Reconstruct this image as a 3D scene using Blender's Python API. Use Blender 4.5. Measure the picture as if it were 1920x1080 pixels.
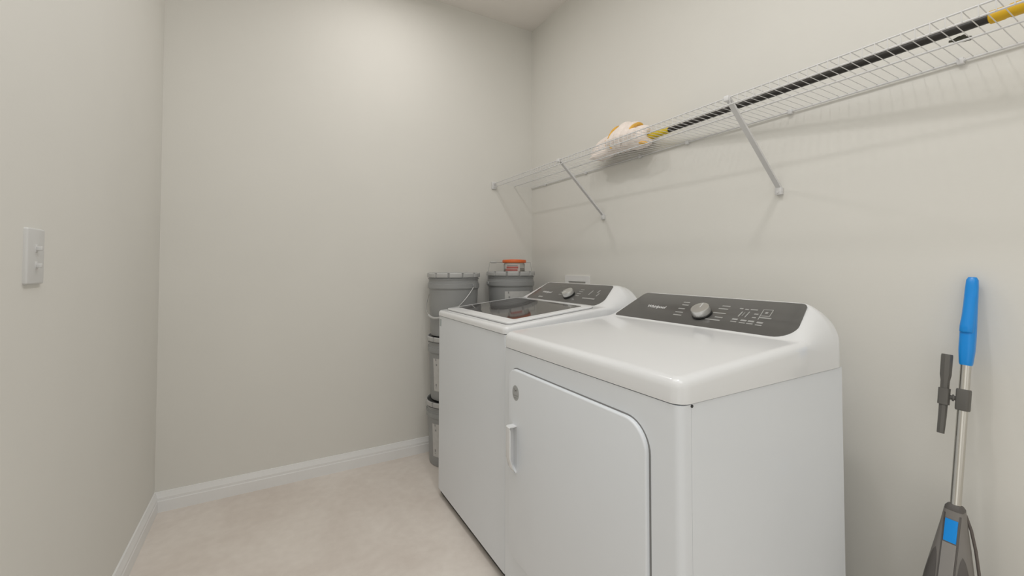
import bpy, bmesh, math, random
from mathutils import Vector, Matrix
random.seed(7)
PI = math.pi
C = bpy.context.scene.collection
sc = bpy.context.scene
for o in list(bpy.data.objects):
    bpy.data.objects.remove(o, do_unlink=True)

# ------------------------------------------------------------------ camera
cam = bpy.data.cameras.new('camera')
cam.sensor_fit = 'HORIZONTAL'
cam.sensor_width = 36.0
cam.lens = 806.81 / 1920 * 36
cam.shift_x = -0.01401
cam.shift_y = -0.0318
cam.clip_start = 0.02
co = bpy.data.objects.new('camera', cam)
co.location = (0, 0, 1.1)
co.rotation_euler = (PI / 2 + 0.0251, 0, -0.5372)
C.objects.link(co)
sc.camera = co

# ------------------------------------------------------------------ view + light
sc.view_settings.view_transform = 'Standard'
sc.view_settings.look = 'None'
sc.view_settings.gamma = 1
sc.view_settings.use_curve_mapping = False
sc.view_settings.exposure = 0.0

w = bpy.data.worlds.new('world')
sc.world = w
w.use_nodes = True
w.node_tree.nodes['Background'].inputs[0].default_value = (1.0, 0.98, 0.95, 1)
w.node_tree.nodes['Background'].inputs[1].default_value = 0.30


P_FAR, P_NEAR, P_FILL_BACK, P_FILL_LEFT, P_FILL_TOP, P_TURN, P_LOW = 3.6, 4.1, 3.6, 4.0, 12.8, 1.9, 0.8
XL, XR, YB, YF, H = -0.431, 1.552, 2.528, -1.9, 2.737


def area(name, loc, rot, sx, sy, power, col, shape='RECTANGLE', spread=PI):
    l = bpy.data.lights.new(name, 'AREA')
    l.shape = shape
    l.size = sx
    l.size_y = sy
    l.energy = power
    l.color = col
    l.spread = spread
    o = bpy.data.objects.new(name, l)
    o.location = loc
    o.rotation_euler = rot
    C.objects.link(o)
    return o


# two flush ceiling lamps of the room above the frame, then added soft fill lights without a real source:
# behind the camera, at both side walls and under the ceiling
area('ceiling_lamp_far', (0.53, 1.97, 2.705), (0, 0, 0), 0.11, 0.11, P_FAR, (1.0, 0.965, 0.945), 'DISK')
area('ceiling_lamp_near', (0.55, 0.62, 2.705), (0, 0, 0), 0.11, 0.11, P_NEAR, (1.0, 0.97, 0.95), 'DISK')
area('fill_back', (0.5, -1.85, 1.35), (PI / 2, 0, 0), 1.7, 2.3, P_FILL_BACK, (0.97, 0.99, 1.0))  # added fill from behind the camera, the wall there is closed
area('fill_right', (XR - 0.02, -1.1, 1.35), (PI / 2, 0, math.radians(65)), 1.2, 2.3, P_TURN, (0.97, 0.99, 1.0))  # added fill turned to the left to brighten the left wall
area('fill_back_top', (0.5, -1.25, 2.70), (0, 0, 0), 1.6, 1.0, P_LOW, (0.97, 0.99, 1.0))  # added overhead fill behind the camera, no fixture
area('fill_left', (XL + 0.01, -0.65, 0.95), (PI / 2, 0, -PI / 2), 1.3, 1.8, P_FILL_LEFT, (0.97, 0.99, 1.0))  # added fill for the machine fronts, no doorway in this wall
area('fill_top', (0.20, 0.30, 2.70), (0, 0, 0), 0.9, 2.2, P_FILL_TOP, (0.97, 0.985, 1.0))  # added broad fill to flatten the light, not a real fixture


# ------------------------------------------------------------------ materials
def new_mat(name):
    m = bpy.data.materials.new(name)
    m.use_nodes = True
    return m, m.node_tree.nodes, m.node_tree.links, m.node_tree.nodes['Principled BSDF']


def mat(name, col, rough=0.5, metal=0.0, var=0.03, scale=8.0, bump=0.0, bscale=200.0, coat=0.0, spec=0.5, trans=0.0):
    m, n, l, p = new_mat(name)
    tc = n.new('ShaderNodeTexCoord')
    nz = n.new('ShaderNodeTexNoise')
    nz.inputs['Scale'].default_value = scale
    nz.inputs['Detail'].default_value = 4
    l.new(tc.outputs['Object'], nz.inputs['Vector'])
    r = n.new('ShaderNodeValToRGB')
    e = r.color_ramp.elements
    e[0].position = 0.3
    e[1].position = 0.7
    e[0].color = tuple(c * (1 - var) for c in col) + (1,)
    e[1].color = tuple(min(1, c * (1 + var)) for c in col) + (1,)
    l.new(nz.outputs['Fac'], r.inputs[0])
    l.new(r.outputs[0], p.inputs['Base Color'])
    p.inputs['Roughness'].default_value = rough
    p.inputs['Metallic'].default_value = metal
    p.inputs['Coat Weight'].default_value = coat
    p.inputs['Specular IOR Level'].default_value = spec
    p.inputs['Transmission Weight'].default_value = trans
    if bump > 0:
        nb = n.new('ShaderNodeTexNoise')
        nb.inputs['Scale'].default_value = bscale
        nb.inputs['Detail'].default_value = 3
        l.new(tc.outputs['Object'], nb.inputs['Vector'])
        b = n.new('ShaderNodeBump')
        b.inputs['Strength'].default_value = bump
        b.inputs['Distance'].default_value = 0.002
        l.new(nb.outputs['Fac'], b.inputs['Height'])
        l.new(b.outputs[0], p.inputs['Normal'])
    return m


M_wall = mat('wall_paint', (0.80, 0.785, 0.735), 0.85, var=0.01, scale=3, bump=0.12, bscale=90)
M_ceil = mat('ceiling_paint', (0.90, 0.86, 0.81), 0.9, var=0.015, scale=4, bump=0.3, bscale=60)
M_trim = mat('trim_white', (0.90, 0.90, 0.89), 0.35, var=0.01)
M_white = mat('appliance_white', (0.83, 0.862, 0.90), 0.38, var=0.005, coat=0.1)
M_top = mat('appliance_top_white', (0.85, 0.86, 0.87), 0.16, var=0.005, coat=0.3)
M_seam = mat('dark_gap', (0.05, 0.05, 0.05), 0.8)
M_gap = mat('grey_gap', (0.25, 0.25, 0.25), 0.8)
M_panel = mat('panel_grey_gloss', (0.115, 0.112, 0.107), 0.12, var=0.03, spec=0.6)
M_glass = mat('lid_glass_dark', (0.075, 0.072, 0.07), 0.05, var=0.03, spec=0.6)
M_mark = mat('panel_print', (0.42, 0.42, 0.41), 0.5)
M_logo = mat('logo_print', (0.72, 0.72, 0.72), 0.4)
M_chrome = mat('knob_silver', (0.70, 0.70, 0.69), 0.28, metal=0.85)
M_black = mat('black_plastic', (0.018, 0.018, 0.018), 0.45)
M_sticker = mat('grey_sticker', (0.42, 0.43, 0.43), 0.5, var=0.10, scale=60)
M_stickerink = mat('grey_sticker_print', (0.30, 0.30, 0.30), 0.5)
M_bluest = mat('pale_blue_sticker', (0.48, 0.53, 0.54), 0.5)
M_pail = mat('pail_grey', (0.34, 0.345, 0.345), 0.42, var=0.04, scale=5)
M_pail_lid = mat('pail_lid_grey', (0.52, 0.52, 0.51), 0.45, var=0.04, scale=5)
M_paper = mat('paper_label', (0.60, 0.595, 0.58), 0.6, var=0.05, scale=40)
M_print = mat('label_print', (0.30, 0.30, 0.30), 0.6)
M_wire = mat('white_coated_wire', (0.74, 0.735, 0.73), 0.4)
M_steel = mat('steel_wire', (0.55, 0.55, 0.54), 0.35, metal=0.6)
M_orange = mat('orange_lid', (0.80, 0.16, 0.035), 0.45)
M_jar = mat('clear_jar', (0.88, 0.87, 0.84), 0.18, trans=0.85)
M_redprint = mat('red_print', (0.55, 0.15, 0.13), 0.6)
M_labelw = mat('jar_label_white', (0.70, 0.62, 0.58), 0.6)
M_mop = mat('mop_cream', (0.97, 0.87, 0.80), 0.9, var=0.03, scale=40, bump=0.6, bscale=260)
M_mopy = mat('mop_yellow', (0.86, 0.50, 0.10), 0.9, var=0.15, scale=40, bump=0.9, bscale=260)
M_yellow = mat('yellow_plastic', (0.68, 0.50, 0.015), 0.4, var=0.05)
M_grip = mat('golden_yellow_grip', (0.72, 0.43, 0.01), 0.45, var=0.05)
M_blackpole = mat('black_pole', (0.022, 0.019, 0.016), 0.4)
M_clip = mat('dark_olive_plastic', (0.055, 0.055, 0.035), 0.5)
M_blue = mat('bright_blue_plastic', (0.0, 0.285, 0.82), 0.28, var=0.03, coat=0.15)
M_badge = mat('cyan_blue_badge', (0.0, 0.31, 0.90), 0.4)
M_vac = mat('vacuum_grey', (0.22, 0.205, 0.19), 0.4, var=0.04)
M_vaclight = mat('vacuum_light_grey', (0.30, 0.285, 0.27), 0.4, var=0.03)
M_vacdark = mat('vacuum_dark_grey', (0.115, 0.105, 0.098), 0.5, var=0.05)
M_tool = mat('tool_grey', (0.125, 0.12, 0.11), 0.5)
M_tube = mat('brushed_tube', (0.62, 0.60, 0.56), 0.22, metal=0.9)
M_plate = mat('switch_white', (0.70, 0.70, 0.69), 0.35, var=0.01)
M_box = mat('outlet_white', (0.90, 0.895, 0.88), 0.4)
M_recess = mat('outlet_recess_shade', (0.50, 0.49, 0.47), 0.6)
M_cord = mat('cord_grey', (0.13, 0.11, 0.10), 0.5)


def floor_mat():
    m, n, l, p = new_mat('floor_beige_stone')
    tc = n.new('ShaderNodeTexCoord')
    a = n.new('ShaderNodeTexNoise')
    a.inputs['Scale'].default_value = 2.3
    a.inputs['Detail'].default_value = 8
    a.inputs['Roughness'].default_value = 0.62
    a.inputs['Distortion'].default_value = 0.7
    l.new(tc.outputs['Object'], a.inputs['Vector'])
    r = n.new('ShaderNodeValToRGB')
    e = r.color_ramp.elements
    e[0].position = 0.30
    e[0].color = (0.76, 0.685, 0.62, 1)
    e[1].position = 0.68
    e[1].color = (0.88, 0.82, 0.755, 1)
    l.new(a.outputs['Fac'], r.inputs[0])
    # fine cloudy grain
    b = n.new('ShaderNodeTexNoise')
    b.inputs['Scale'].default_value = 26
    b.inputs['Detail'].default_value = 5
    l.new(tc.outputs['Object'], b.inputs['Vector'])
    r2 = n.new('ShaderNodeValToRGB')
    r2.color_ramp.elements[0].color = (0.975, 0.97, 0.965, 1)
    r2.color_ramp.elements[1].color = (1.02, 1.02, 1.02, 1)
    r2.color_ramp.elements[0].position = 0.35
    r2.color_ramp.elements[1].position = 0.65
    l.new(b.outputs['Fac'], r2.inputs[0])
    mx = n.new('ShaderNodeMix')
    mx.data_type = 'RGBA'
    mx.blend_type = 'MULTIPLY'
    mx.inputs[0].default_value = 1
    l.new(r.outputs[0], mx.inputs[6])
    l.new(r2.outputs[0], mx.inputs[7])
    l.new(mx.outputs[2], p.inputs['Base Color'])
    p.inputs['Roughness'].default_value = 0.55
    p.inputs['Specular IOR Level'].default_value = 0.3
    return m


M_floor = floor_mat()


# ------------------------------------------------------------------ helpers
def link(name, bm, m, parent=None, smooth=True, angle=40):
    bmesh.ops.recalc_face_normals(bm, faces=bm.faces)
    me = bpy.data.meshes.new(name)
    bm.to_mesh(me)
    bm.free()
    ms = m if isinstance(m, (list, tuple)) else [m]
    for k in ms:
        me.materials.append(k)
    if smooth:
        for p in me.polygons:
            p.use_smooth = True
        me.set_sharp_from_angle(angle=math.radians(angle))
    o = bpy.data.objects.new(name, me)
    C.objects.link(o)
    if parent:
        o.parent = parent
    return o


def thing(name, label, cat, loc=(0, 0, 0), rot=(0, 0, 0), group=None):
    o = bpy.data.objects.new(name, None)
    o.empty_display_size = 0.05
    C.objects.link(o)
    o.location = loc
    o.rotation_euler = rot
    o['label'] = label
    o['category'] = cat
    if group:
        o['group'] = group
    return o


def tag(o, label, cat, group=None):
    o['label'] = label
    o['category'] = cat
    if group:
        o['group'] = group
    return o


def struct(name, bm, m, **k):
    o = link(name, bm, m, **k)
    o['kind'] = 'structure'
    return o


def add_box(bm, lo, hi, bev=0.0, seg=2, mi=0):
    lo, hi = Vector(lo), Vector(hi)
    r = bmesh.ops.create_cube(bm, size=1.0)
    vs = r['verts']
    for v in vs:
        v.co = Vector(((v.co.x + .5) * (hi.x - lo.x) + lo.x, (v.co.y + .5) * (hi.y - lo.y) + lo.y, (v.co.z + .5) * (hi.z - lo.z) + lo.z))
    es = list({e for v in vs for e in v.link_edges})
    fs = list({f for v in vs for f in v.link_faces})
    for f in fs:
        f.material_index = mi
    if bev > 0:
        bmesh.ops.bevel(bm, geom=es, offset=bev, segments=seg, affect='EDGES', profile=0.5)


def box(lo, hi, bev=0.0, seg=2):
    bm = bmesh.new()
    add_box(bm, lo, hi, bev, seg)
    return bm


def add_tube(bm, pts, r, n=8, cap=True, mi=0):
    pts = [Vector(p) for p in pts]
    rs = r if isinstance(r, (list, tuple)) else [r] * len(pts)
    rings = []
    t0 = (pts[1] - pts[0]).normalized()
    u = t0.orthogonal().normalized()
    for i, p in enumerate(pts):
        if i == 0:
            t = t0
        elif i == len(pts) - 1:
            t = (pts[-1] - pts[-2]).normalized()
        else:
            t = ((pts[i + 1] - p).normalized() + (p - pts[i - 1]).normalized())
            t = t.normalized() if t.length > 1e-6 else t0
        u = (u - t * u.dot(t))
        u = u.normalized() if u.length > 1e-6 else t.orthogonal().normalized()
        v = t.cross(u)
        rings.append([bm.verts.new(p + (u * math.cos(2 * PI * k / n) + v * math.sin(2 * PI * k / n)) * rs[i]) for k in range(n)])
    for a, b in zip(rings, rings[1:]):
        for k in range(n):
            f = bm.faces.new((a[k], a[(k + 1) % n], b[(k + 1) % n], b[k]))
            f.material_index = mi
    if cap:
        for rg in (rings[0], rings[-1]):
            f = bm.faces.new(rg)
            f.material_index = mi


def tube(pts, r, n=8):
    bm = bmesh.new()
    add_tube(bm, pts, r, n)
    return bm


def add_lathe(bm, prof, n=48, c=(0, 0, 0), rmod=None, close=True, mi=0):
    rings = []
    for i, (r, z) in enumerate(prof):
        ring = []
        for k in range(n):
            a = 2 * PI * k / n
            rr = r if rmod is None else rmod(i, a, r)
            ring.append(bm.verts.new((c[0] + rr * math.cos(a), c[1] + rr * math.sin(a), c[2] + z)))
        rings.append(ring)
    for a, b in zip(rings, rings[1:]):
        for k in range(n):
            f = bm.faces.new((a[k], a[(k + 1) % n], b[(k + 1) % n], b[k]))
            f.material_index = mi
    if close:
        for rg in (rings[0], rings[-1]):
            f = bm.faces.new(rg)
            f.material_index = mi


def lathe(prof, n=48, **k):
    bm = bmesh.new()
    add_lathe(bm, prof, n, **k)
    return bm


def round_poly(pts, radii, n=8):
    """rounded 2-D polygon, one radius per corner"""
    out = []
    m = len(pts)
    for i in range(m):
        p = Vector(pts[i])
        a = (Vector(pts[i - 1]) - p).normalized()
        b = (Vector(pts[(i + 1) % m]) - p).normalized()
        r = radii[i]
        if r <= 0:
            out.append(tuple(p))
            continue
        ang = a.angle(b)
        d = r / math.tan(ang / 2)
        c = p + (a + b).normalized() * (r / math.sin(ang / 2))
        s = p + a * d - c
        e = p + b * d - c
        for k in range(n + 1):
            t = k / n
            q = s * (1 - t) + e * t
            q = q.normalized() * r if q.length > 1e-9 else s
            th = s.angle(e)
            q = (s * math.sin((1 - t) * th) + e * math.sin(t * th)) / math.sin(th)
            out.append(tuple(c + q))
    return out


def add_prism(bm, poly, fmap, h0, h1, bev=0.0, seg=3, mi=0):
    """extrude poly2D between heights h0..h1 through fmap(u, v, h); rounded top rim"""
    n = len(poly)
    # inset rings computed from vertex normals
    def inset(d):
        o = []
        for i in range(n):
            p = Vector(poly[i])
            a = (p - Vector(poly[i - 1]))
            b = (Vector(poly[(i + 1) % n]) - p)
            na = Vector((-a.y, a.x)).normalized() if a.length > 1e-9 else Vector((0, 0))
            nb = Vector((-b.y, b.x)).normalized() if b.length > 1e-9 else Vector((0, 0))
            nn = na + nb
            nn = nn.normalized() if nn.length > 1e-9 else na
            cosv = max(0.4, nn.dot(na) if na.length else 1)
            o.append(p + nn * (d / cosv))
        return o
    area2 = sum(poly[i - 1][0] * poly[i][1] - poly[i][0] * poly[i - 1][1] for i in range(n))
    sg = 1 if area2 > 0 else -1
    levels = [(0, h0)]
    if bev > 0:
        for k in range(seg + 1):
            t = k / seg * PI / 2
            levels.append((bev * (1 - math.cos(t)), h1 - bev * (1 - math.sin(t))))
    else:
        levels.append((0, h1))
    rings = []
    for d, h in levels:
        rings.append([bm.verts.new(fmap(q[0], q[1], h)) for q in inset(d * sg)])
    for a, b in zip(rings, rings[1:]):
        for k in range(n):
            f = bm.faces.new((a[k], a[(k + 1) % n], b[(k + 1) % n], b[k]))
            f.material_index = mi
    for rg in (rings[0], rings[-1]):
        f = bm.faces.new(rg)
        f.material_index = mi


def prism(*a, **k):
    bm = bmesh.new()
    add_prism(bm, *a, **k)
    return bm


def add_loft(bm, secs, n=24, p=2.6, mi=0):
    """secs: (cx, cy, z, half_x, half_y) superellipse rings"""
    rings = []
    for cx, cy, z, hx, hy in secs:
        ring = []
        for k in range(n):
            a = 2 * PI * k / n
            ca, sa = math.cos(a), math.sin(a)
            ring.append(bm.verts.new((cx + hx * math.copysign(abs(ca) ** (2 / p), ca), cy + hy * math.copysign(abs(sa) ** (2 / p), sa), z)))
        rings.append(ring)
    for a, b in zip(rings, rings[1:]):
        for k in range(n):
            f = bm.faces.new((a[k], a[(k + 1) % n], b[(k + 1) % n], b[k]))
            f.material_index = mi
    for rg in (rings[0], rings[-1]):
        f = bm.faces.new(rg)
        f.material_index = mi


def loft(*a, **k):
    bm = bmesh.new()
    add_loft(bm, *a, **k)
    return bm


def text_mesh(name, body, size, M, m, parent, depth=0.0003, extra_w=1.0):
    cu = bpy.data.curves.new(name, 'FONT')
    cu.body = body
    cu.size = size
    cu.align_x = 'CENTER'
    cu.align_y = 'CENTER'
    cu.extrude = depth
    cu.offset = size * 0.022
    tmp = bpy.data.objects.new(name + '_tmp', cu)
    C.objects.link(tmp)
    dg = bpy.context.evaluated_depsgraph_get()
    me = bpy.data.meshes.new_from_object(tmp.evaluated_get(dg))
    me.transform(M @ Matrix.Diagonal((extra_w, 1, 1, 1)))
    bpy.data.objects.remove(tmp, do_unlink=True)
    me.materials.clear()
    me.materials.append(m)
    o = bpy.data.objects.new(name, me)
    C.objects.link(o)
    o.parent = parent
    return o


# ------------------------------------------------------------------ the room
T = 0.10
struct('floor', box((XL - T, YF - T, -0.10), (XR + T, YB + T, 0)), M_floor, smooth=False)
struct('ceiling', box((XL - T, YF - T, H), (XR + T, YB + T, H + 0.1)), M_ceil, smooth=False)
struct('wall_back', box((XL, YB, 0), (XR, YB + T, H)), M_wall, smooth=False)
struct('wall_left', box((XL - T, YF - T, 0), (XL, YB + T, H)), M_wall, smooth=False)
struct('wall_right', box((XR, YF - T, 0), (XR + T, YB + T, H)), M_wall, smooth=False)
struct('wall_front', box((XL, YF - T, 0), (XR, YF, H)), M_wall, smooth=False)

BASE = [(0, 0), (0.0145, 0), (0.0145, 0.048), (0.0125, 0.052), (0.0125, 0.063), (0.0105, 0.067), (0.0095, 0.075), (0.006, 0.081), (0.0055, 0.086), (0, 0.0876)]


def baseboard(name, p0, p1, nrm):
    bm = bmesh.new()
    a = [bm.verts.new((p0[0] + nrm[0] * d, p0[1] + nrm[1] * d, z)) for d, z in BASE]
    # mitre: shift ends along the run by the profile depth where asked
    b = [bm.verts.new((p1[0] + nrm[0] * d, p1[1] + nrm[1] * d, z)) for d, z in BASE]
    n = len(BASE)
    for k in range(n):
        bm.faces.new((a[k], a[(k + 1) % n], b[(k + 1) % n], b[k]))
    bm.faces.new(a)
    bm.faces.new(b)
    return struct(name, bm, M_trim, angle=25)


baseboard('baseboard_back', (XL, YB), (XR, YB), (0, -1))
baseboard('baseboard_left', (XL, YF), (XL, YB), (1, 0))
baseboard('baseboard_right', (XR, YF), (XR, YB), (-1, 0))


# ------------------------------------------------------------------ appliance top: a height field with rounded plan corners and rim
def lines(a, b, edge, step, dense=()):
    """grid lines from a to b, fine near both ends (edge width) and in dense ranges"""
    L = set()
    k = 8
    for i in range(k + 1):
        d = edge * (1 - math.cos(i / k * PI / 2))
        L.add(round(a + d, 5))
        L.add(round(b - d, 5))
    n = max(2, int((b - a - 2 * edge) / step))
    for i in range(1, n):
        L.add(round(a + edge + (b - a - 2 * edge) * i / n, 5))
    for (p, q, s) in dense:
        m = max(2, int((q - p) / s))
        for i in range(m + 1):
            x = p + (q - p) * i / m
            if a + edge < x < b - edge:
                L.add(round(x, 5))
    L = sorted(L)
    out = [L[0]]
    for x in L[1:]:
        if x - out[-1] > 0.0006 or x == L[-1]:
            out.append(x)
    return out


def top_field(x0, x1, y0, y1, zbase, zfun, rc, xd=(), yd=()):
    bm = bmesh.new()
    xs = lines(x0, x1, rc, 0.03, xd)
    ys = lines(y0, y1, rc, 0.03, yd)

    def pt(x, y):
        qx, qy = x, y
        cx = x0 + rc if x < x0 + rc else (x1 - rc if x > x1 - rc else None)
        cy = y0 + rc if y < y0 + rc else (y1 - rc if y > y1 - rc else None)
        if cx is not None and cy is not None:
            a, b = (x - cx) / rc, (y - cy) / rc
            qx = cx + rc * a * math.sqrt(max(0, 1 - b * b / 2))
            qy = cy + rc * b * math.sqrt(max(0, 1 - a * a / 2))
            d = rc - math.hypot(qx - cx, qy - cy)
        else:
            d = min(x - x0, x1 - x, y - y0, y1 - y)
        d = max(0, d)
        z = zfun(qx, qy, d)
        return (qx, qy, z)
    G = [[bm.verts.new(pt(x, y)) for y in ys] for x in xs]
    for i in range(len(xs) - 1):
        for j in range(len(ys) - 1):
            bm.faces.new((G[i][j], G[i + 1][j], G[i + 1][j + 1], G[i][j + 1]))
    loop = [G[i][0] for i in range(len(xs))] + [G[-1][j] for j in range(1, len(ys))] + [G[i][-1] for i in range(len(xs) - 2, -1, -1)] + [G[0][j] for j in range(len(ys) - 2, 0, -1)]
    low = [bm.verts.new((v.co.x, v.co.y, zbase)) for v in loop]
    n = len(loop)
    for k in range(n):
        bm.faces.new((loop[k], loop[(k + 1) % n], low[(k + 1) % n], low[k]))
    bm.faces.new(low)
    return bm


def smax(a, b, k):
    h = max(k - abs(a - b), 0) / k
    return max(a, b) + h * h * k * 0.25


def console_top(x1, deck, px, pz, sl, xtop, re, cap0, cap1, drop, ex=1.75):
    """deck with a rounded rim, rising at the back into a sloping console whose ends curve down"""
    def f(x, y, d):
        u = max(0.0, (x - px) / (x1 - px))
        dz = deck(min(x, px)) + (deck(px) - drop - deck(px)) * u
        if d < re:
            dz -= re * (1 - math.sqrt(max(0, 1 - (1 - d / re) ** 2)))
        pl = pz + (x - px) * sl
        if x > xtop:
            t = (x - xtop) / (x1 - xtop)
            pl = pz + (xtop - px) * sl + 0.003 * math.sin(min(1, t * 2) * PI / 2) - 0.012 * t * t
        dy = min(y - Y_ENDS[0], Y_ENDS[1] - y)
        cap = cap0 + (cap1 - cap0) * min(1, u * 1.15)
        low = deck(px) - drop * u - re
        g = 1.0 if dy >= cap else math.sqrt(max(0, 1 - (1 - dy / cap) ** ex))
        c = low + (pl - low) * g if pl > low else pl
        return smax(dz, c, 0.006)
    return f


def panel_frame(px, pz, sl, cy):
    """maps (u to the viewer's right, s up the slope, h out of the panel)"""
    L = math.hypot(1, sl)
    ux, uz = 1 / L, sl / L
    nx, nz = -sl / L, 1 / L

    def f(u, s, h):
        return (px + s * ux + h * nx, cy - u, pz + s * uz + h * nz)
    M = Matrix(((0, ux, nx, px), (-1, 0, 0, cy), (0, uz, nz, pz), (0, 0, 0, 1)))
    return f, M


def add_dash(bm, f, u0, u1, s, t, h0, h1, skew=0.0):
    add_prism(bm, [(u0, s - t / 2), (u1, s - t / 2 + skew), (u1, s + t / 2 + skew), (u0, s + t / 2)], f, h0, h1)


def knob(parent, f, M, u, s, r, ang):
    base = M @ Matrix.Translation((u, s, 0))
    bm = bmesh.new()
    add_lathe(bm, [(r * 1.0, 0.001), (r * 1.07, 0.002), (r * 1.07, 0.008), (r * 0.98, 0.0095)], 40)
    bm.transform(base)
    ring = None
    bk = bmesh.new()
    add_lathe(bk, [(r * 0.96, 0.0085), (r, 0.0095), (r * 0.985, 0.0265), (r * 0.965, 0.0280), (r * 0.90, 0.0282)], 64, rmod=lambda i, a, q: q * (1 + 0.012 * math.cos(a * 32)) if i in (1, 2) else q)
    bk.transform(base)
    k = link('knob', bk, M_chrome, parent, angle=30)
    k['label'] = 'round silver dial knob'
    ring = link('knob_collar', bm, M_black, k)
    bi = box((-0.0014, r * 0.05, 0.0275), (0.0014, r * 0.90, 0.0290), 0.0003)
    bi.transform(base @ Matrix.Rotation(ang, 4, 'Z'))
    link('knob_pointer', bi, M_logo, k)
    return k


# ------------------------------------------------------------------ dryer
DX0, DX1, DY0, DY1, DZ = 0.684, 1.335, 0.565, 1.302, 0.830
dry = thing('dryer', 'white front-door dryer with wide grey control panel, the nearer of the two machines', 'dryer', (1.01, 0.9335, 0))
dry.location = (0, 0, 0)


def local(o):
    return o


def rim_poly(x0, x1, y0, y1, r):
    return round_poly([(x0, y0), (x1, y0), (x1, y1), (x0, y1)], [r] * 4, 6)


idm = lambda u, v, h: (u, v, h)
# cabinet with the wrapped front panel standing a hair in front of the side sheets
link('cabinet', prism([(DX0 + 0.034, DY0 + 0.004), (DX1 - 0.004, DY0 + 0.004), (DX1 - 0.004, DY1 - 0.004), (DX0 + 0.034, DY1 - 0.004)], idm, 0.03, DZ - 0.0025), M_white, dry)
fp = round_poly([(DX0, DY0 + 0.0035), (DX0 + 0.0335, DY0 + 0.0035), (DX0 + 0.0335, DY1 - 0.0035), (DX0, DY1 - 0.0035)], [0.016, 0.001, 0.001, 0.016], 6)
front = link('front_panel', prism(fp, idm, 0.03, DZ - 0.0025), M_white, dry)
link('seam_strip', prism(rim_poly(DX0 + 0.004, DX1 - 0.008, DY0 + 0.007, DY1 - 0.007, 0.024), idm, DZ - 0.004, DZ + 0.001), M_seam, dry)
link('gap_shade', box((DX0 + 0.05, DY0 + 0.03, 0.012), (DX1 - 0.03, DY1 - 0.03, 0.032)), M_seam, dry)  # dark slab filling the gap below the cabinet
for fx in (DX0 + 0.07, DX1 - 0.07):
    for fy in (DY0 + 0.06, DY1 - 0.06):
        link('foot', lathe([(0.018, 0), (0.02, 0.003), (0.02, 0.010), (0.010, 0.014), (0.010, 0.03)], 16, c=(fx, fy, 0)), M_black, dry)
sb = lathe([(0.0032, -0.001), (0.0032, 0.001)], 12)
sb.transform(Matrix.Translation((DX0 + 0.0345, DY0 + 0.0032, DZ - 0.006)) @ Matrix.Rotation(PI / 2, 4, 'X'))
link('screw', sb, M_seam, dry)

deck_d = lambda x: 0.879 + (x - DX0) * 0.066
Y_ENDS = (DY0, DY1)
zf = console_top(DX1, deck_d, 1.15, 0.913, 0.571, 1.292, 0.020, 0.034, 0.092, 0.036)
link('top', top_field(DX0 - 0.002, DX1, DY0, DY1, DZ, zf, 0.030, xd=((1.08, 1.335, 0.005),), yd=((DY0, DY0 + 0.11, 0.005), (DY1 - 0.11, DY1, 0.005))), M_top, dry, angle=60)

DPF, DPM = panel_frame(1.15, 0.913, 0.571, 0.9335)
dpoly = round_poly([(-0.330, -0.001), (0.336, -0.001), (0.302, 0.163), (-0.300, 0.163)], [0.012, 0.050, 0.020, 0.020], 8)
panel = link('control_panel', prism(dpoly, DPF, -0.002, 0.0012, bev=0.0006), M_panel, dry)
panel['label'] = 'glossy dark grey control panel'
text_mesh('logo_text', 'Whirlpool', 0.0205, DPM @ Matrix.Translation((-0.178, 0.0765, 0.0014)), M_logo, panel, 0.0002, 0.98)
bm = bmesh.new()
U = lambda y: 0.9335 - y
for (ya, yb, s) in ((1.021, 0.995, 0.120), (1.016, 0.990, 0.104), (1.016, 0.990, 0.081), (1.014, 0.983, 0.060), (1.011, 0.978, 0.0435),
                    (0.869, 0.841, 0.118), (0.873, 0.840, 0.102), (0.878, 0.834, 0.078), (0.859, 0.832, 0.056), (0.884, 0.833, 0.0405),
                    (0.806, 0.795, 0.1125), (0.788, 0.776, 0.1105), (0.771, 0.749, 0.112), (0.749, 0.737, 0.091), (0.747, 0.7355, 0.0735), (0.726, 0.692, 0.0765)):
    add_dash(bm, DPF, U(ya), U(yb), s, 0.0046, 0.0012, 0.0015)
for (y, s0, s1, t) in ((0.789, 0.071, 0.097, 0.0035), (0.768, 0.070, 0.100, 0.0030), (0.780, 0.075, 0.095, 0.0015)):
    add_prism(bm, [(U(y) - t / 2, s0), (U(y) + t / 2, s0), (U(y) + t / 2, s1), (U(y) - t / 2, s1)], DPF, 0.0012, 0.0015)
# the small display frame
for (ya, sa, yb, sb_) in ((0.7335, 0.117, 0.706, 0.118), (0.706, 0.118, 0.702, 0.086), (0.702, 0.086, 0.7255, 0.085), (0.7335, 0.117, 0.7255, 0.066)):
    a, b = Vector((U(ya), sa)), Vector((U(yb), sb_))
    d = (b - a).normalized()
    nn = Vector((-d.y, d.x)) * 0.0011
    add_prism(bm, [tuple(a - nn), tuple(b - nn), tuple(b + nn), tuple(a + nn)], DPF, 0.0012, 0.0015)
add_dash(bm, DPF, U(0.722), U(0.714), 0.102, 0.008, 0.0012, 0.0015)
for (y, s) in ((0.790, 0.0495), (0.762, 0.048), (0.739, 0.048), (0.712, 0.046)):
    add_dash(bm, DPF, U(y + 0.010), U(y - 0.008), s + 0.006, 0.007, 0.0012, 0.0015)
    add_dash(bm, DPF, U(y + 0.009), U(y - 0.010), s - 0.006, 0.004, 0.0012, 0.0015)
link('panel_markings', bm, M_mark, panel, smooth=False)
knob(dry, DPF, DPM, 0.0265, 0.0445 + 0.016, 0.0295, 0.12)

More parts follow.
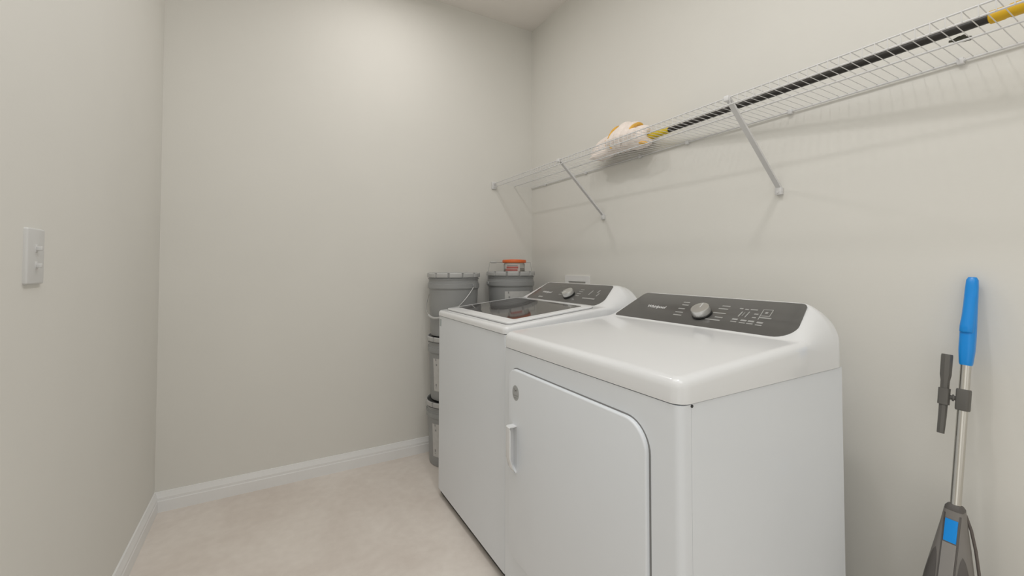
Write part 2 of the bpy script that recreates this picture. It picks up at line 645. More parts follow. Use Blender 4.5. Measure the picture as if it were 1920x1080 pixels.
# door, raised, rounded at the top
dmap = lambda y, z, h: (DX0 - h, y, z)
dp = [(0.648, 0.175), (1.247, 0.175), (1.247, 0.771), (0.648, 0.771)]
link('door_gap', prism(round_poly([(0.6435, 0.171), (1.2495, 0.171), (1.2495, 0.7745), (0.6435, 0.7745)], [0.04, 0.04, 0.048, 0.068], 10), dmap, -0.004, 0.0009), M_gap, dry)
door = link('door', prism(round_poly(dp, [0.038, 0.038, 0.044, 0.062], 10), dmap, -0.003, 0.011, bev=0.0045), M_white, dry)
# handle: a hollow grip open towards the hinge side, deepest at its top
bm = bmesh.new()
HZ = [0.452, 0.456, 0.470, 0.50, 0.53, 0.56, 0.585, 0.5945, 0.597]


def hdep(z):
    t = min(1, max(0, (z - 0.452) / 0.045))
    return 0.0165 + 0.0205 * math.sin(t * PI / 2)


rings = []
for z in HZ:
    h = hdep(z) - (0.003 if z in (HZ[0], HZ[-1]) else 0)
    q = 0.0035
    w_ = 0.0045
    hi = max(0.0115, h - w_) if 0.458 < z < 0.588 else h - 0.0005
    yi = 1.2095 if 0.458 < z < 0.588 else 1.1895
    yo, ya = 1.215, 1.188
    sec = [(0.009, yo), (h - q, yo), (h - 0.001, yo - 0.001), (h, yo - q), (h, ya + 0.002), (h - 0.0012, ya), (hi + 0.0003, ya), (hi, ya + 0.0012), (hi, yi), (0.0112, yi), (0.0110, ya), (0.009, ya)]
    rings.append([bm.verts.new((DX0 - hh, y, z)) for hh, y in sec])
n = len(rings[0])
for a, b in zip(rings, rings[1:]):
    for k in range(n):
        bm.faces.new((a[k], a[(k + 1) % n], b[(k + 1) % n], b[k]))
bm.faces.new(rings[0])
bm.faces.new(rings[-1])
link('door_handle', bm, M_top, door, angle=30)
# oval grey sticker
ov = [(1.196 + 0.0205 * math.cos(2 * PI * k / 28), 0.699 + 0.024 * math.sin(2 * PI * k / 28)) for k in range(28)]
st = link('sticker', prism(ov, dmap, 0.0108, 0.0114), M_sticker, door)
st['label'] = 'round grey sticker'
bm = bmesh.new()
for (a, b) in (((1.207, 0.712), (1.190, 0.703)), ((1.203, 0.703), (1.188, 0.711)), ((1.210, 0.690), (1.182, 0.6925)), ((1.204, 0.683), (1.190, 0.684))):
    p, q = Vector(a), Vector(b)
    d = (q - p).normalized()
    nn = Vector((-d.y, d.x)) * 0.0014
    add_prism(bm, [tuple(p - nn), tuple(q - nn), tuple(q + nn), tuple(p + nn)], dmap, 0.0113, 0.0117)
link('sticker_print', bm, M_stickerink, door, smooth=False)

# ------------------------------------------------------------------ washer
WX0, WX1, WY0, WY1, WZ = 0.710, 1.365, 1.332, 2.030, 0.862
wash = thing('washer', 'white top-loading washing machine with dark glass lid, beside the grey pails', 'washing machine')
link('cabinet', prism(rim_poly(WX0, WX1 - 0.004, WY0 + 0.003, WY1 - 0.003, 0.012), idm, 0.035, WZ - 0.003), M_white, wash)
link('seam_strip', box((WX0 + 0.004, WY0 + 0.007, WZ - 0.005), (WX1 - 0.008, WY1 - 0.007, WZ + 0.001)), M_gap, wash)
link('gap_shade', box((WX0 + 0.012, WY0 + 0.012, 0.010), (WX1 - 0.03, WY1 - 0.012, 0.037)), M_seam, wash)  # dark slab, colour stands in for the shade under the washer
for fx in (WX0 + 0.06, WX1 - 0.07):
    for fy in (WY0 + 0.06, WY1 - 0.06):
        link('foot', lathe([(0.018, 0), (0.02, 0.003), (0.02, 0.012), (0.010, 0.016), (0.010, 0.036)], 16, c=(fx, fy, 0)), M_black, wash)
link('energy_sticker', box((WX0 - 0.0006, 1.988, 0.812), (WX0 + 0.001, 2.010, 0.846)), M_bluest, wash)
deck_w = lambda x: 0.886 + (x - WX0) * 0.103
Y_ENDS = (WY0, WY1)
zf = console_top(WX1, deck_w, 1.165, 0.932, 0.600, 1.300, 0.012, 0.036, 0.100, 0.030, 1.55)
link('top', top_field(WX0 - 0.004, WX1, WY0, WY1, WZ, zf, 0.020, xd=((1.08, 1.365, 0.006),), yd=((WY0, WY0 + 0.12, 0.006), (WY1 - 0.12, WY1, 0.006))), M_top, wash, angle=60)
LN = math.hypot(1, 0.103)
lmap = lambda x, y, h: (x - h * 0.103 / LN, y, deck_w(x) + h / LN)
link('lid_gap', prism(rim_poly(0.736, 1.140, 1.366, 1.996, 0.020), lmap, -0.004, 0.0012), M_gap, wash)
lid = link('lid', prism(rim_poly(0.739, 1.138, 1.370, 1.992, 0.018), lmap, 0.0, 0.0085, bev=0.004), M_top, wash)
gl = link('glass', prism(rim_poly(0.785, 1.108, 1.408, 1.957, 0.012), lmap, 0.006, 0.0092, bev=0.0004, seg=1), M_glass, lid)
gl['label'] = 'dark glass window of the lid'
WPF, WPM = panel_frame(1.165, 0.932, 0.600, 1.675)
wpoly = round_poly([(-0.290, 0.0), (0.312, 0.0), (0.245, 0.157), (-0.268, 0.157)], [0.020, 0.045, 0.018, 0.020], 8)
wpanel = link('control_panel', prism(wpoly, WPF, -0.002, 0.0012, bev=0.0006), M_panel, wash)
wpanel['label'] = 'glossy dark grey control panel'
text_mesh('logo_text', 'Whirlpool', 0.0195, WPM @ Matrix.Translation((-0.169, 0.0685, 0.0014)), M_logo, wpanel, 0.0002, 0.98)
bm = bmesh.new()
UW = lambda y: 1.675 - y
add_dash(bm, WPF, UW(1.869), UW(1.832), 0.0262, 0.010, 0.0012, 0.0015)
add_dash(bm, WPF, UW(1.535), UW(1.450), 0.0485, 0.007, 0.0012, 0.0015)
for (ya, yb, s) in ((1.600, 1.575, 0.062), (1.605, 1.578, 0.078), (1.608, 1.58, 0.095), (1.61, 1.585, 0.11), (1.715, 1.735, 0.095), (1.713, 1.735, 0.078), (1.71, 1.732, 0.06)):
    add_dash(bm, WPF, UW(max(ya, yb)), UW(min(ya, yb)), s, 0.0035, 0.0012, 0.0015)
for (y, s0, s1) in ((1.478, 0.094, 0.116), (1.462, 0.070, 0.092), (1.52, 0.075, 0.11)):
    add_prism(bm, [(UW(y) - 0.003, s0), (UW(y) + 0.003, s0), (UW(y) + 0.003, s1), (UW(y) - 0.003, s1)], WPF, 0.0012, 0.0015)
link('panel_markings', bm, M_mark, wpanel, smooth=False)
knob(wash, WPF, WPM, 0.035, 0.056, 0.0275, 2.4)


# ------------------------------------------------------------------ wire shelf
ZS = 1.640                       # deck wires
SX0, SX1 = 1.254, 1.546
SY0, SY1 = -0.32, 2.522
shelf = thing('wire_shelf', 'long white wire shelf on the wall above the washer and dryer', 'shelf', (0, 0, 0))
bm = bmesh.new()
n = int((SY1 - SY0 - 0.02) / 0.0254)
for k in range(n + 1):
    y = SY1 - 0.012 - k * 0.0254
    add_tube(bm, [(SX0 - 0.003, y, ZS - 0.025), (SX0 - 0.0035, y, ZS - 0.004), (SX0 - 0.002, y, ZS + 0.002), (SX0 + 0.003, y, ZS + 0.0035), (SX0 + 0.012, y, ZS + 0.0005), (SX1 + 0.001, y, ZS)], 0.0010, 6)
link('wire_deck', bm, M_wire, shelf)
link('front_rail', tube([(SX0, SY0, ZS), (SX0, SY1, ZS)], 0.0022, 10), M_wire, shelf)
link('lip_rail', tube([(SX0, SY0, ZS - 0.024), (SX0, SY1, ZS - 0.024)], 0.0022, 10), M_wire, shelf)
link('middle_rail', tube([(1.408, SY0, ZS - 0.004), (1.408, SY1, ZS - 0.004)], 0.0027, 10), M_wire, shelf)
link('rear_rail', tube([(SX1 - 0.002, SY0, ZS - 0.004), (SX1 - 0.002, SY1, ZS - 0.004)], 0.0030, 10), M_wire, shelf)
y = 2.06
for y in (2.35, 1.93, 1.51, 1.232, 0.803, 0.374, -0.055):
    bm = bmesh.new()
    add_box(bm, (XR - 0.014, y - 0.007, ZS - 0.013), (XR, y + 0.007, ZS + 0.004), 0.002)
    add_tube(bm, [(XR - 0.008, y - 0.009, ZS - 0.004), (XR - 0.008, y + 0.009, ZS - 0.004)], 0.005, 10)
    link('wall_clip', bm, M_wire, shelf)
for y in (1.783, 0.845):
    p0, p1 = Vector((SX0 + 0.002, y, ZS - 0.004)), Vector((XR - 0.008, y, 1.372))
    d = (p1 - p0).normalized()
    up = Vector((d.z, 0, -d.x)) * -1
    bm = bmesh.new()
    W2, D2 = 0.0085, 0.004
    sec = [(-W2, 0), (W2, 0), (W2, D2 * 2), (W2 - 0.0015, D2 * 2), (W2 - 0.0015, 0.0015), (-W2 + 0.0015, 0.0015), (-W2 + 0.0015, D2 * 2), (-W2, D2 * 2)]
    ra = [bm.verts.new(p0 + Vector((0, 1, 0)) * a + up * b) for a, b in sec]
    rb = [bm.verts.new(p1 + Vector((0, 1, 0)) * a + up * b) for a, b in sec]
    for k in range(8):
        bm.faces.new((ra[k], ra[(k + 1) % 8], rb[(k + 1) % 8], rb[k]))
    bm.faces.new(ra)
    bm.faces.new(rb)
    br = link('brace', bm, M_wire, shelf, angle=20)
    bm = bmesh.new()
    add_box(bm, (XR - 0.016, y - 0.012, 1.352), (XR, y + 0.012, 1.378), 0.003)
    add_tube(bm, [(XR - 0.020, y, 1.362), (XR - 0.014, y, 1.362)], 0.004, 10)
    link('brace_foot', bm, M_wire, br)
    bm = bmesh.new()
    add_box(bm, (SX0 - 0.009, y - 0.009, ZS - 0.012), (SX0 + 0.006, y + 0.009, ZS + 0.006), 0.003)
    link('brace_hook', bm, M_wire, br)
bm = bmesh.new()
add_box(bm, (SX0 - 0.016, YB - 0.014, ZS - 0.036), (SX0 + 0.016, YB, ZS + 0.012), 0.004)
add_tube(bm, [(SX0, YB - 0.024, ZS), (SX0, YB - 0.010, ZS)], 0.007, 12)
link('end_bracket', bm, M_wire, shelf)

# ------------------------------------------------------------------ mop lying on the shelf
mop = thing('mop', 'cream string mop on a black pole lying along the wire shelf', 'mop', (1.405, 0.27, 1.667))
MP = lambda y: Vector(((y - 0.27) * 0.09, y - 0.27, (y - 0.27) * 0.030))        # along the pole, local
link('pole', tube([MP(0.20), MP(1.34)], 0.0108, 16), M_blackpole, mop)
lo = link('socket', tube([MP(1.288), MP(1.30), MP(1.40), MP(1.47)], [0.0118, 0.0135, 0.0155, 0.017], 16), M_yellow, mop)
lo['label'] = 'yellow plastic socket at the mop head'
gr = link('grip', tube([MP(0.292), MP(0.290), MP(0.268), MP(0.264), MP(0.260), MP(0.256), MP(0.0), MP(-0.14), MP(-0.15)], [0.011, 0.0145, 0.0145, 0.0132, 0.0132, 0.0152, 0.0152, 0.014, 0.006], 18), M_grip, mop)
gr['label'] = 'golden yellow hand grip'
rnd = random.Random(5)
MO = Vector((1.405, 0.27, 1.667))


def arc(pts, n=14):
    """smooth curve through points (Catmull-Rom)"""
    P = [Vector(p) for p in pts]
    P = [P[0] * 2 - P[1]] + P + [P[-1] * 2 - P[-2]]
    out = []
    for i in range(1, len(P) - 2):
        for k in range(n):
            t = k / n
            a, b, c, d = P[i - 1:i + 3]
            out.append(0.5 * ((2 * b) + (c - a) * t + (2 * a - 5 * b + 4 * c - d) * t * t + (3 * b - a - 3 * c + d) * t ** 3))
    out.append(P[-2])
    return out


def yarn(bm, pts, r, n=10, wob=0.0):
    c = [p - MO for p in arc(pts)]
    m = len(c)
    add_tube(bm, c, [max(0.002, r * (0.35 + 0.65 * min(1, 6 * min(i, m - 1 - i) / m)) * (1 + wob * math.sin(i * 1.9))) for i in range(m)], n)


bm = bmesh.new()
# long lobe lying on the wires towards the back wall
for k in range(34):
    a = rnd.uniform(0, 2 * PI)
    q = math.sqrt(rnd.uniform(0.1, 1))
    cx, cz = 1.478 + 0.046 * q * math.cos(a), 1.706 + 0.042 * q * math.sin(a)
    e = rnd.uniform(1.74, 1.80)
    yarn(bm, [(1.492, 1.42, 1.703), (cx, 1.50, cz + 0.012), (cx, 1.60, cz + 0.006), (cx + 0.002, 1.70, cz - 0.006), (1.480 + 0.036 * q * math.cos(a), e, 1.684 + 0.022 * q * math.sin(a))], 0.0150, wob=0.05)
# fat folds thrown back over the top
for (y0, zt, dx) in ((1.445, 1.742, 0.0), (1.482, 1.772, -0.006), (1.520, 1.784, -0.010), (1.558, 1.776, -0.006), (1.590, 1.756, 0.0)):
    for j in range(5):
        yy = y0 + rnd.uniform(-.010, .010)
        dz = rnd.uniform(-.012, 0)
        yarn(bm, [(1.528, yy + 0.02, 1.672), (1.530 + dx, yy + 0.005, 1.735), (1.500 + dx, yy, zt + dz), (1.455 + dx, yy - 0.004, zt - 0.018 + dz), (1.425 + dx, yy + 0.004, 1.715), (1.440 + dx, yy + 0.015, 1.668)], 0.0175, wob=0.05)
# loose ends round the socket
for k in range(14):
    a = rnd.uniform(0, 2 * PI)
    yarn(bm, [(1.495, 1.44, 1.703), (1.490 + 0.030 * math.cos(a), 1.405, 1.705 + 0.030 * math.sin(a)), (1.480 + 0.045 * math.cos(a), 1.44, 1.702 + 0.040 * math.sin(a)), (1.475 + 0.04 * math.cos(a), 1.51, 1.70 + 0.036 * math.sin(a))], 0.0125)
# yellow yarn lying in the creases
YELLOW = [([(1.520, y0, 1.735), (1.500 + dx, y0, zt), (1.452 + dx, y0 - 0.004, zt - 0.016), (1.421 + dx, y0 + 0.004, 1.722)], r) for (y0, zt, dx, r) in (
    (1.580, 1.784, -0.010, 0.0095), (1.588, 1.776, -0.010, 0.008), (1.456, 1.770, -0.004, 0.0085), (1.464, 1.772, -0.004, 0.0065), (1.618, 1.750, 0.0, 0.006))]
YELLOW += [([(1.46, 1.43, 1.672), (1.452, 1.41, 1.664), (1.462, 1.38, 1.657)], 0.008), ([(1.430, 1.63, 1.70), (1.422, 1.59, 1.695), (1.418, 1.575, 1.67)], 0.006)]


def fuse(bm, voxel):
    """melt overlapping yarns into one continuous surface"""
    me = bpy.data.meshes.new('fuse_tmp')
    bm.to_mesh(me)
    bm.free()
    o = bpy.data.objects.new('fuse_tmp', me)
    C.objects.link(o)
    md = o.modifiers.new('remesh', 'REMESH')
    md.mode = 'VOXEL'
    md.voxel_size = voxel
    sm = o.modifiers.new('smooth', 'SMOOTH')
    sm.iterations = 2
    dg = bpy.context.evaluated_depsgraph_get()
    r = bpy.data.meshes.new_from_object(o.evaluated_get(dg))
    bpy.data.objects.remove(o, do_unlink=True)
    out = bmesh.new()
    out.from_mesh(r)
    return out


hd = link('mop_head', fuse(bm, 0.0035), M_mop, mop, angle=180)
hd['label'] = 'fluffy cream yarn head'
for pts, r in YELLOW:
    by = bmesh.new()
    yarn(by, pts, r, 8)
    link('yellow_yarn', by, M_mopy, hd)['label'] = 'golden yellow yarn between the cream strands'

# small dark clip on the shelf
bm = bmesh.new()
add_tube(bm, [(-0.010, 0.012, 0), (-0.004, 0.004, 0.002), (0.004, -0.004, 0.001), (0.010, -0.015, 0.0)], [0.004, 0.0075, 0.007, 0.005], 8)
add_tube(bm, [(0.0, 0.004, 0.002), (-0.009, -0.007, 0.004)], [0.006, 0.004], 8)
add_tube(bm, [(-0.009, 0.011, 0.0), (-0.013, 0.019, 0.0)], 0.0028, 8)
cl = link('plastic_clip', bm, M_clip, None)
cl.location = (1.433, 0.345, ZS + 0.0090)
tag(cl, 'small dark plastic clip lying on the wire shelf near the yellow grip', 'clip')

# ------------------------------------------------------------------ pails
PR = 0.143
PH = 0.355


def make_pail(label, loc, rz, bail_up=False, has_label=True, src=None, hang=1):
    p = thing('pail', label, 'bucket', loc, (0, 0, rz), 'stacked grey pails')
    if src:
        for ch in src.children:
            c = ch.copy()
            C.objects.link(c)
            c.parent = p
            for g in ch.children:
                d = g.copy()
                C.objects.link(d)
                d.parent = c
        return p
    b = [(0.122, 0.0), (0.127, 0.002), (0.1285, 0.008), (0.139, 0.258), (0.1425, 0.262), (0.1425, 0.266), (0.1465, 0.267), (0.1470, 0.290), (0.1425, 0.292), (0.1425, 0.300), (0.1400, 0.302), (0.1405, 0.316), (0.1455, 0.317), (0.1455, 0.321), (0.1405, 0.322), (0.1410, 0.346)]
    link('body', lathe(b, 64), M_pail, p, angle=35)
    # lid with a notched skirt
    NT = 144

    def notch(i, a, r):
        k = int(round(a / (2 * PI) * NT)) % 12
        return r - 0.011 if (k == 0 and i in (1, 2, 3)) else r
    lp = [(0.1425, 0.3275), (0.1500, 0.3275), (0.1515, 0.331), (0.1510, 0.349), (0.1480, 0.3525), (0.1435, 0.3525), (0.1410, 0.346), (0.060, 0.346), (0.001, 0.346)]
    link('lid', lathe(lp, NT, rmod=notch), M_pail_lid, p, angle=35)
    # bail wire between two ears
    bail = []
    zc = 0.280
    for k in range(25):
        t = k / 24 * PI
        if bail_up:
            q = (0.148 * math.cos(t) if 0.2 < t < PI - 0.2 else 0.151 * math.cos(t), 0.02 * math.sin(t), zc + 0.128 * min(1, math.sin(t) * 2.6))
        else:
            q = (0.152 * math.cos(t), -hang * (0.1525 * math.sin(t) + 0.002), zc - 0.175 * math.sin(t))
        bail.append(q)
    bo = link('bail', tube(bail, 0.0021, 8), M_steel, p)
    mid = bail[9:16] if not bail_up else bail[17:21]
    link('bail_grip', tube(mid, 0.0065 if not bail_up else 0.0050, 10), M_pail_lid, bo)
    for s in (-1, 1):
        link('ear', tube([(s * 0.143, 0, zc), (s * 0.154, 0, zc)], 0.012, 16), M_pail, p)
    if has_label:
        bm = bmesh.new()
        for (zz0, zz1, rr, a0, a1) in ((0.055, 0.235, 0.0006, -PI / 2 - 0.62, -PI / 2 + 0.62),):
            N = 20
            ra, rb = [], []
            for k in range(N + 1):
                a = a0 + (a1 - a0) * k / N
                r0 = 0.1285 + (zz0 - 0.008) / 0.25 * 0.0105 + rr
                r1 = 0.1285 + (zz1 - 0.008) / 0.25 * 0.0105 + rr
                ra.append(bm.verts.new((r0 * math.cos(a), r0 * math.sin(a), zz0)))
                rb.append(bm.verts.new((r1 * math.cos(a), r1 * math.sin(a), zz1)))
            for k in range(N):
                bm.faces.new((ra[k], ra[k + 1], rb[k + 1], rb[k]))
        lb = link('paper_label', bm, M_paper, p)
        lb['label'] = 'pale paper label'
        for (a, z, wd, ht) in ((-0.48, 0.222, 0.05, 0.012), (-0.46, 0.196, 0.07, 0.010), (-0.50, 0.082, 0.06, 0.014), (-0.2, 0.15, 0.16, 0.006), (0.1, 0.13, 0.2, 0.004), (-0.50, 0.070, 0.03, 0.006)):
            bm = bmesh.new()
            N = 4
            ra, rb = [], []
            for k in range(N + 1):
                aa = -PI / 2 + a + wd * k / N
                for zz, lst in ((z, ra), (z + ht, rb)):
                    r = 0.1285 + (zz - 0.008) / 0.25 * 0.0105 + 0.0010
                    lst.append(bm.verts.new((r * math.cos(aa), r * math.sin(aa), zz)))
            for k in range(N):
                bm.faces.new((ra[k], ra[k + 1], rb[k + 1], rb[k]))
            link('label_print', bm, M_print, lb)
    return p


LX, LY = 0.917, 2.362
RX, RY = 1.294, 2.362
low = make_pail('grey pail standing on the floor in the left corner stack, bottom of three', (LX - 0.004, LY, 0), math.radians(-38), hang=-1)
make_pail('grey pail with pale label in the middle of the left stack of three', (LX + 0.002, LY, PH), math.radians(-40), src=low)
make_pail('grey pail without a label on top of the left stack, bail hanging across its front', (LX, LY, 2 * PH), math.radians(-62), has_label=False)
b2 = make_pail('grey pail on the floor behind the washer, bottom of the right stack', (RX + 0.003, RY, 0), math.radians(-15), src=low)
make_pail('grey pail behind the washer, in the middle of the right stack', (RX - 0.003, RY, PH + 0.003), math.radians(-20), src=low)
make_pail('grey pail with raised bail and pale label under the orange-lidded jar', (RX, RY, 2 * PH + 0.006), math.radians(-8), bail_up=True)

# ------------------------------------------------------------------ jar on the right stack
JZ = 2 * PH + 0.006 + 0.346
jar = thing('jar', 'clear plastic jar with bright orange lid and red label on a grey pail', 'jar', (1.313, 2.352, JZ))
link('body', lathe([(0.058, 0.0), (0.064, 0.003), (0.0655, 0.008), (0.0655, 0.050), (0.062, 0.056), (0.062, 0.060)], 48), M_jar, jar)
link('contents', lathe([(0.058, 0.002), (0.0625, 0.006), (0.0625, 0.022), (0.03, 0.026), (0.002, 0.025)], 40), mat('cream_contents', (0.62, 0.58, 0.50), 0.8), jar)
jl = link('lid', lathe([(0.068, 0.058), (0.073, 0.060), (0.0745, 0.064), (0.0740, 0.074), (0.071, 0.078), (0.055, 0.079), (0.02, 0.081), (0.001, 0.081)], 64, rmod=lambda i, a, r: r * (1 + 0.004 * math.cos(a * 40)) if i in (1, 2, 3) else r), M_orange, jar)
jl['label'] = 'bright orange screw lid'


def curved_patch(bm, r, a0, a1, z0, z1, N=12):
    ra = [bm.verts.new((r * math.cos(a0 + (a1 - a0) * k / N), r * math.sin(a0 + (a1 - a0) * k / N), z0)) for k in range(N + 1)]
    rb = [bm.verts.new((r * math.cos(a0 + (a1 - a0) * k / N), r * math.sin(a0 + (a1 - a0) * k / N), z1)) for k in range(N + 1)]
    for k in range(N):
        bm.faces.new((ra[k], ra[k + 1], rb[k + 1], rb[k]))


bm = bmesh.new()
A0 = -PI / 2 - 0.50
curved_patch(bm, 0.0662, A0 - 0.95, A0 + 0.55, 0.006, 0.052)
ll = link('label', bm, M_labelw, jar)
bm = bmesh.new()
curved_patch(bm, 0.0667, A0 - 0.80, A0 + 0.36, 0.024, 0.036)
curved_patch(bm, 0.0667, A0 - 0.95, A0 + 0.30, 0.010, 0.020)
link('label_stripe', bm, M_redprint, ll)
bm = bmesh.new()
curved_patch(bm, 0.0667, A0 - 0.75, A0 + 0.30, 0.040, 0.044)
link('label_line', bm, M_print, ll)

# ------------------------------------------------------------------ laundry outlet box in the wall behind the washer
ob = thing('outlet_box', 'white laundry outlet box set in the wall above the washer panel', 'outlet box', (XR, 2.02, 0.945))
bm = bmesh.new()
fr = (0.115, 0.100)
outer = [(-fr[0], -fr[1]), (fr[0], -fr[1]), (fr[0], fr[1]), (-fr[0], fr[1])]
inner = [(-0.082, -0.07), (0.082, -0.07), (0.082, 0.066), (-0.082, 0.066)]
def quadring(a, b, xa, xb):
    va = [bm.verts.new((xa, p, q)) for p, q in a]
    vb = [bm.verts.new((xb, p, q)) for p, q in b]
    for k in range(4):
        bm.faces.new((va[k], va[(k + 1) % 4], vb[(k + 1) % 4], vb[k]))
quadring(outer, outer, 0.0, -0.006)
quadring(outer, inner, -0.006, -0.006)
quadring(inner, inner, -0.006, -0.0008)
bmesh.ops.remove_doubles(bm, verts=bm.verts, dist=1e-5)
link('frame', bm, M_box, ob, smooth=False)
link('recess_shade', box((-0.0012, -0.083, -0.071), (-0.0004, 0.083, 0.067)), M_recess, ob)  # flat plate, the shade of the recess is in its grey
for yy_ in (-0.045, 0.045):
    bm = bmesh.new()
    add_tube(bm, [(-0.001, yy_, 0.015), (-0.018, yy_, 0.015), (-0.022, yy_, 0.010), (-0.022, yy_, -0.02)], 0.009, 12)
    v = link('valve', bm, M_steel, ob)
    link('valve_handle', box((-0.036, yy_ - 0.012, 0.018), (-0.020, yy_ + 0.012, 0.026), 0.002), M_box, v)

# ------------------------------------------------------------------ light switch on the left wall
sw = thing('light_switch', 'white double light switch plate on the left wall', 'light switch', (XL, 1.311, 1.121))
link('plate', prism(round_poly([(-0.039, -0.0585), (0.039, -0.0585), (0.039, 0.0585), (-0.039, 0.0585)], [0.004] * 4, 4), lambda u, v, h: (h, u, v), 0.0, 0.0065, bev=0.003), M_plate, sw)
for zc in (0.0165, -0.0195):
    bm = bmesh.new()
    add_box(bm, (0.0055, -0.006, zc - 0.0085), (0.0075, 0.006, zc + 0.0085), 0.0008)
    fr_ = link('switch_bezel', bm, M_plate, sw)
    bm = box((0.0065, -0.0045, zc - 0.0045), (0.0155, 0.0045, zc + 0.0045), 0.0015)
    link('toggle', bm, M_plate, sw)

# ------------------------------------------------------------------ stick vacuum leaning on the right wall
vac = thing('stick_vacuum', 'grey stick vacuum with bright blue handle leaning on the wall right of the dryer', 'vacuum cleaner', (1.335, 0.390, 0.0), (math.radians(1.6), math.radians(10.3), 0))
vac.scale = (0.75, 0.75, 1.0)
# floor head
bm = bmesh.new()
add_loft(bm, [(-0.03, 0, 0.020, 0.075, 0.125), (-0.03, 0, 0.026, 0.082, 0.132), (-0.03, 0, 0.045, 0.080, 0.130), (-0.025, 0, 0.064, 0.062, 0.112), (-0.02, 0, 0.070, 0.045, 0.09)], 32, 3.2)
bm.transform(Matrix.Translation((0, 0, 0.018)) @ Matrix.Rotation(math.radians(-9.6), 4, 'Y'))
link('floor_head', bm, M_vac, vac)
# flared body
secs = [(-0.005, 0, 0.085, 0.040, 0.050), (-0.008, 0, 0.12, 0.050, 0.070), (-0.010, 0, 0.20, 0.056, 0.078), (-0.008, 0, 0.28, 0.050, 0.071), (-0.005, 0, 0.36, 0.042, 0.059), (0, 0, 0.44, 0.032, 0.042), (0, 0, 0.49, 0.026, 0.031), (0, 0, 0.520, 0.023, 0.0255), (0, 0, 0.524, 0.021, 0.0235)]
link('body', loft(secs, 36, 2.7), M_vac, vac, angle=50)
body_front = lambda z: None


def bx(z, table=secs):
    for a, b in zip(table, table[1:]):
        if a[2] <= z <= b[2]:
            t = (z - a[2]) / (b[2] - a[2])
            return [a[i] + (b[i] - a[i]) * t for i in range(5)]
    return list(table[-1])


def surf(z, y, off):
    cx, cy, _, hx, hy = bx(z)
    q = min(0.999, abs(y - cy) / hy)
    return (cx - hx * (1 - q ** 2.7) ** (1 / 2.7) - off, y, z)


def patch(bm, outline_rows, off, thick=0.004):
    """rows: (z, y0, y1) following the body's front"""
    N = 10
    G = []
    for (z, y0, y1) in outline_rows:
        G.append([bm.verts.new(surf(z, y0 + (y1 - y0) * k / N, off)) for k in range(N + 1)])
    B = []
    for (z, y0, y1) in outline_rows:
        B.append([bm.verts.new(surf(z, y0 + (y1 - y0) * k / N, off - thick)) for k in range(N + 1)])
    R = len(G)
    for i in range(R - 1):
        for k in range(N):
            bm.faces.new((G[i][k], G[i][k + 1], G[i + 1][k + 1], G[i + 1][k]))
    for i in range(R - 1):
        for k in (0, N):
            bm.faces.new((G[i][k], G[i + 1][k], B[i + 1][k], B[i][k]))
    for i in (0, R - 1):
        for k in range(N):
            bm.faces.new((G[i][k], G[i][k + 1], B[i][k + 1], B[i][k]))


def rows(z0, z1, f, n=16):
    return [(z0 + (z1 - z0) * k / n,) + f(z0 + (z1 - z0) * k / n) for k in range(n + 1)]


bm = bmesh.new()
patch(bm, rows(0.10, 0.447, lambda z: (-0.0165, 0.0165)), 0.0025)
ss = link('centre_strip', bm, M_vaclight, vac)
bm = bmesh.new()
patch(bm, rows(0.450, 0.500, lambda z: (-0.0150, 0.0150)), 0.0030)
bg = link('badge', bm, M_badge, vac)
bg['label'] = 'bright blue square badge'
for s in (-1, 1):
    bm = bmesh.new()
    patch(bm, rows(0.10, 0.512, lambda z: tuple(sorted((s * 0.0170, s * 0.0205)))), 0.0016)
    link('strip_groove', bm, M_vacdark, vac)
for s in (-1, 1):
    bm = bmesh.new()

    def arch(z, s=s):
        hy = bx(z)[4]
        wi, wo = 0.0245, max(0.0255, hy * 0.93)
        t = max(0, (z - 0.365) / 0.062)
        k = math.sqrt(max(0.0, 1 - t * t)) if t > 0 else 1
        mid = wi + (wo - wi) * 0.42
        a, b = mid + (wi - mid) * k, mid + (wo - mid) * k
        return tuple(sorted((s * a, s * b)))
    patch(bm, rows(0.16, 0.427, arch, 28), 0.0010)
    sp = link('side_recess', bm, M_vacdark, vac)
link('collar', loft([(0, 0, 0.520, 0.0235, 0.0245), (0, 0, 0.527, 0.0225, 0.0235), (0, 0, 0.533, 0.0175, 0.018)], 28, 3), M_vacdark, vac)
link('tube', tube([(0, 0, 0.50), (0, 0, 0.90)], 0.0135, 24), M_tube, vac)
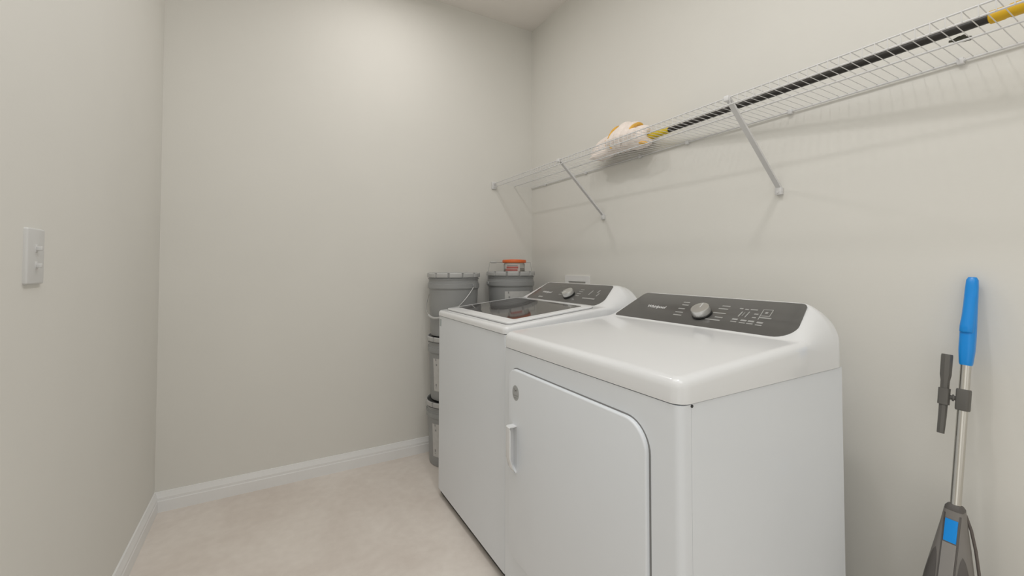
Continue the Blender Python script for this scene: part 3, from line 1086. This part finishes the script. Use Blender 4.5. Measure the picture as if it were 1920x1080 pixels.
# blue handle
hs = [(0, 0, 0.868, 0.0165, 0.0165), (0, 0, 0.872, 0.019, 0.019), (0, 0, 0.905, 0.0235, 0.0225), (0, 0, 0.945, 0.0240, 0.0230), (0.001, 0, 0.985, 0.0215, 0.0215), (0.003, 0, 1.02, 0.0185, 0.0200), (0.004, 0, 1.065, 0.0165, 0.0185), (0.004, 0, 1.083, 0.0150, 0.0170), (0.004, 0, 1.090, 0.0100, 0.012)]
hn = link('handle', loft([(a, b, c, d * 0.88, e * 0.88) for a, b, c, d, e in hs], 32, 2.5), M_blue, vac, angle=50)
hn['label'] = 'bright blue plastic handle'
tg = [(-0.010, 0.001, 0.948, 0.019, 0.0185), (-0.011, 0.001, 0.951, 0.0215, 0.0205), (-0.010, 0.001, 0.965, 0.0215, 0.0205), (-0.006, 0, 0.995, 0.0175, 0.0185), (-0.001, 0, 1.04, 0.0155, 0.0172)]
link('trigger', loft([(a * 0.9, b, c, d * 0.88, e * 0.88) for a, b, c, d, e in tg], 28, 2.5), M_blue, hn, angle=50)
# tool holder and crevice tool
bm = bmesh.new()
add_loft(bm, [(0, 0, 0.757, 0.0155, 0.0155), (0, 0, 0.760, 0.0170, 0.0170), (0, 0, 0.806, 0.0170, 0.0170), (0, 0, 0.809, 0.0155, 0.0155)], 24, 5)
th = link('tool_holder', bm, M_tool, vac, angle=35)
bm = bmesh.new()
add_tube(bm, [(-0.004, 0.014, 0.783), (-0.010, 0.034, 0.783)], 0.0055, 10)
add_tube(bm, [(-0.006, 0.021, 0.783), (-0.0075, 0.025, 0.783)], 0.0085, 12)
link('holder_peg', bm, M_tool, th)
bm = bmesh.new()
add_loft(bm, [(-0.016, 0.043, 0.763, 0.0140, 0.0140), (-0.016, 0.043, 0.803, 0.0140, 0.0140)], 20, 4)
link('holder_ring', bm, M_tool, th, angle=35)
bm = bmesh.new()
add_loft(bm, [(-0.018, 0.044, 0.692, 0.0085, 0.0100), (-0.017, 0.043, 0.735, 0.0105, 0.0110), (-0.016, 0.043, 0.780, 0.0120, 0.0115), (-0.016, 0.043, 0.822, 0.0125, 0.0120), (-0.016, 0.043, 0.836, 0.0150, 0.0150), (-0.016, 0.043, 0.884, 0.0155, 0.0155), (-0.016, 0.043, 0.888, 0.0145, 0.0145)], 8, 2)
ct = link('crevice_tool', bm, M_tool, vac, angle=25)
# cord hanging behind the body
cd = [(0.012, -0.022, 0.515), (0.016, -0.036, 0.485), (0.018, -0.048, 0.445), (0.018, -0.058, 0.40), (0.016, -0.067, 0.35), (0.014, -0.074, 0.29), (0.016, -0.078, 0.22), (0.02, -0.072, 0.16), (0.025, -0.05, 0.11)]
link('cord', tube(cd, 0.0042, 10), M_cord, vac)
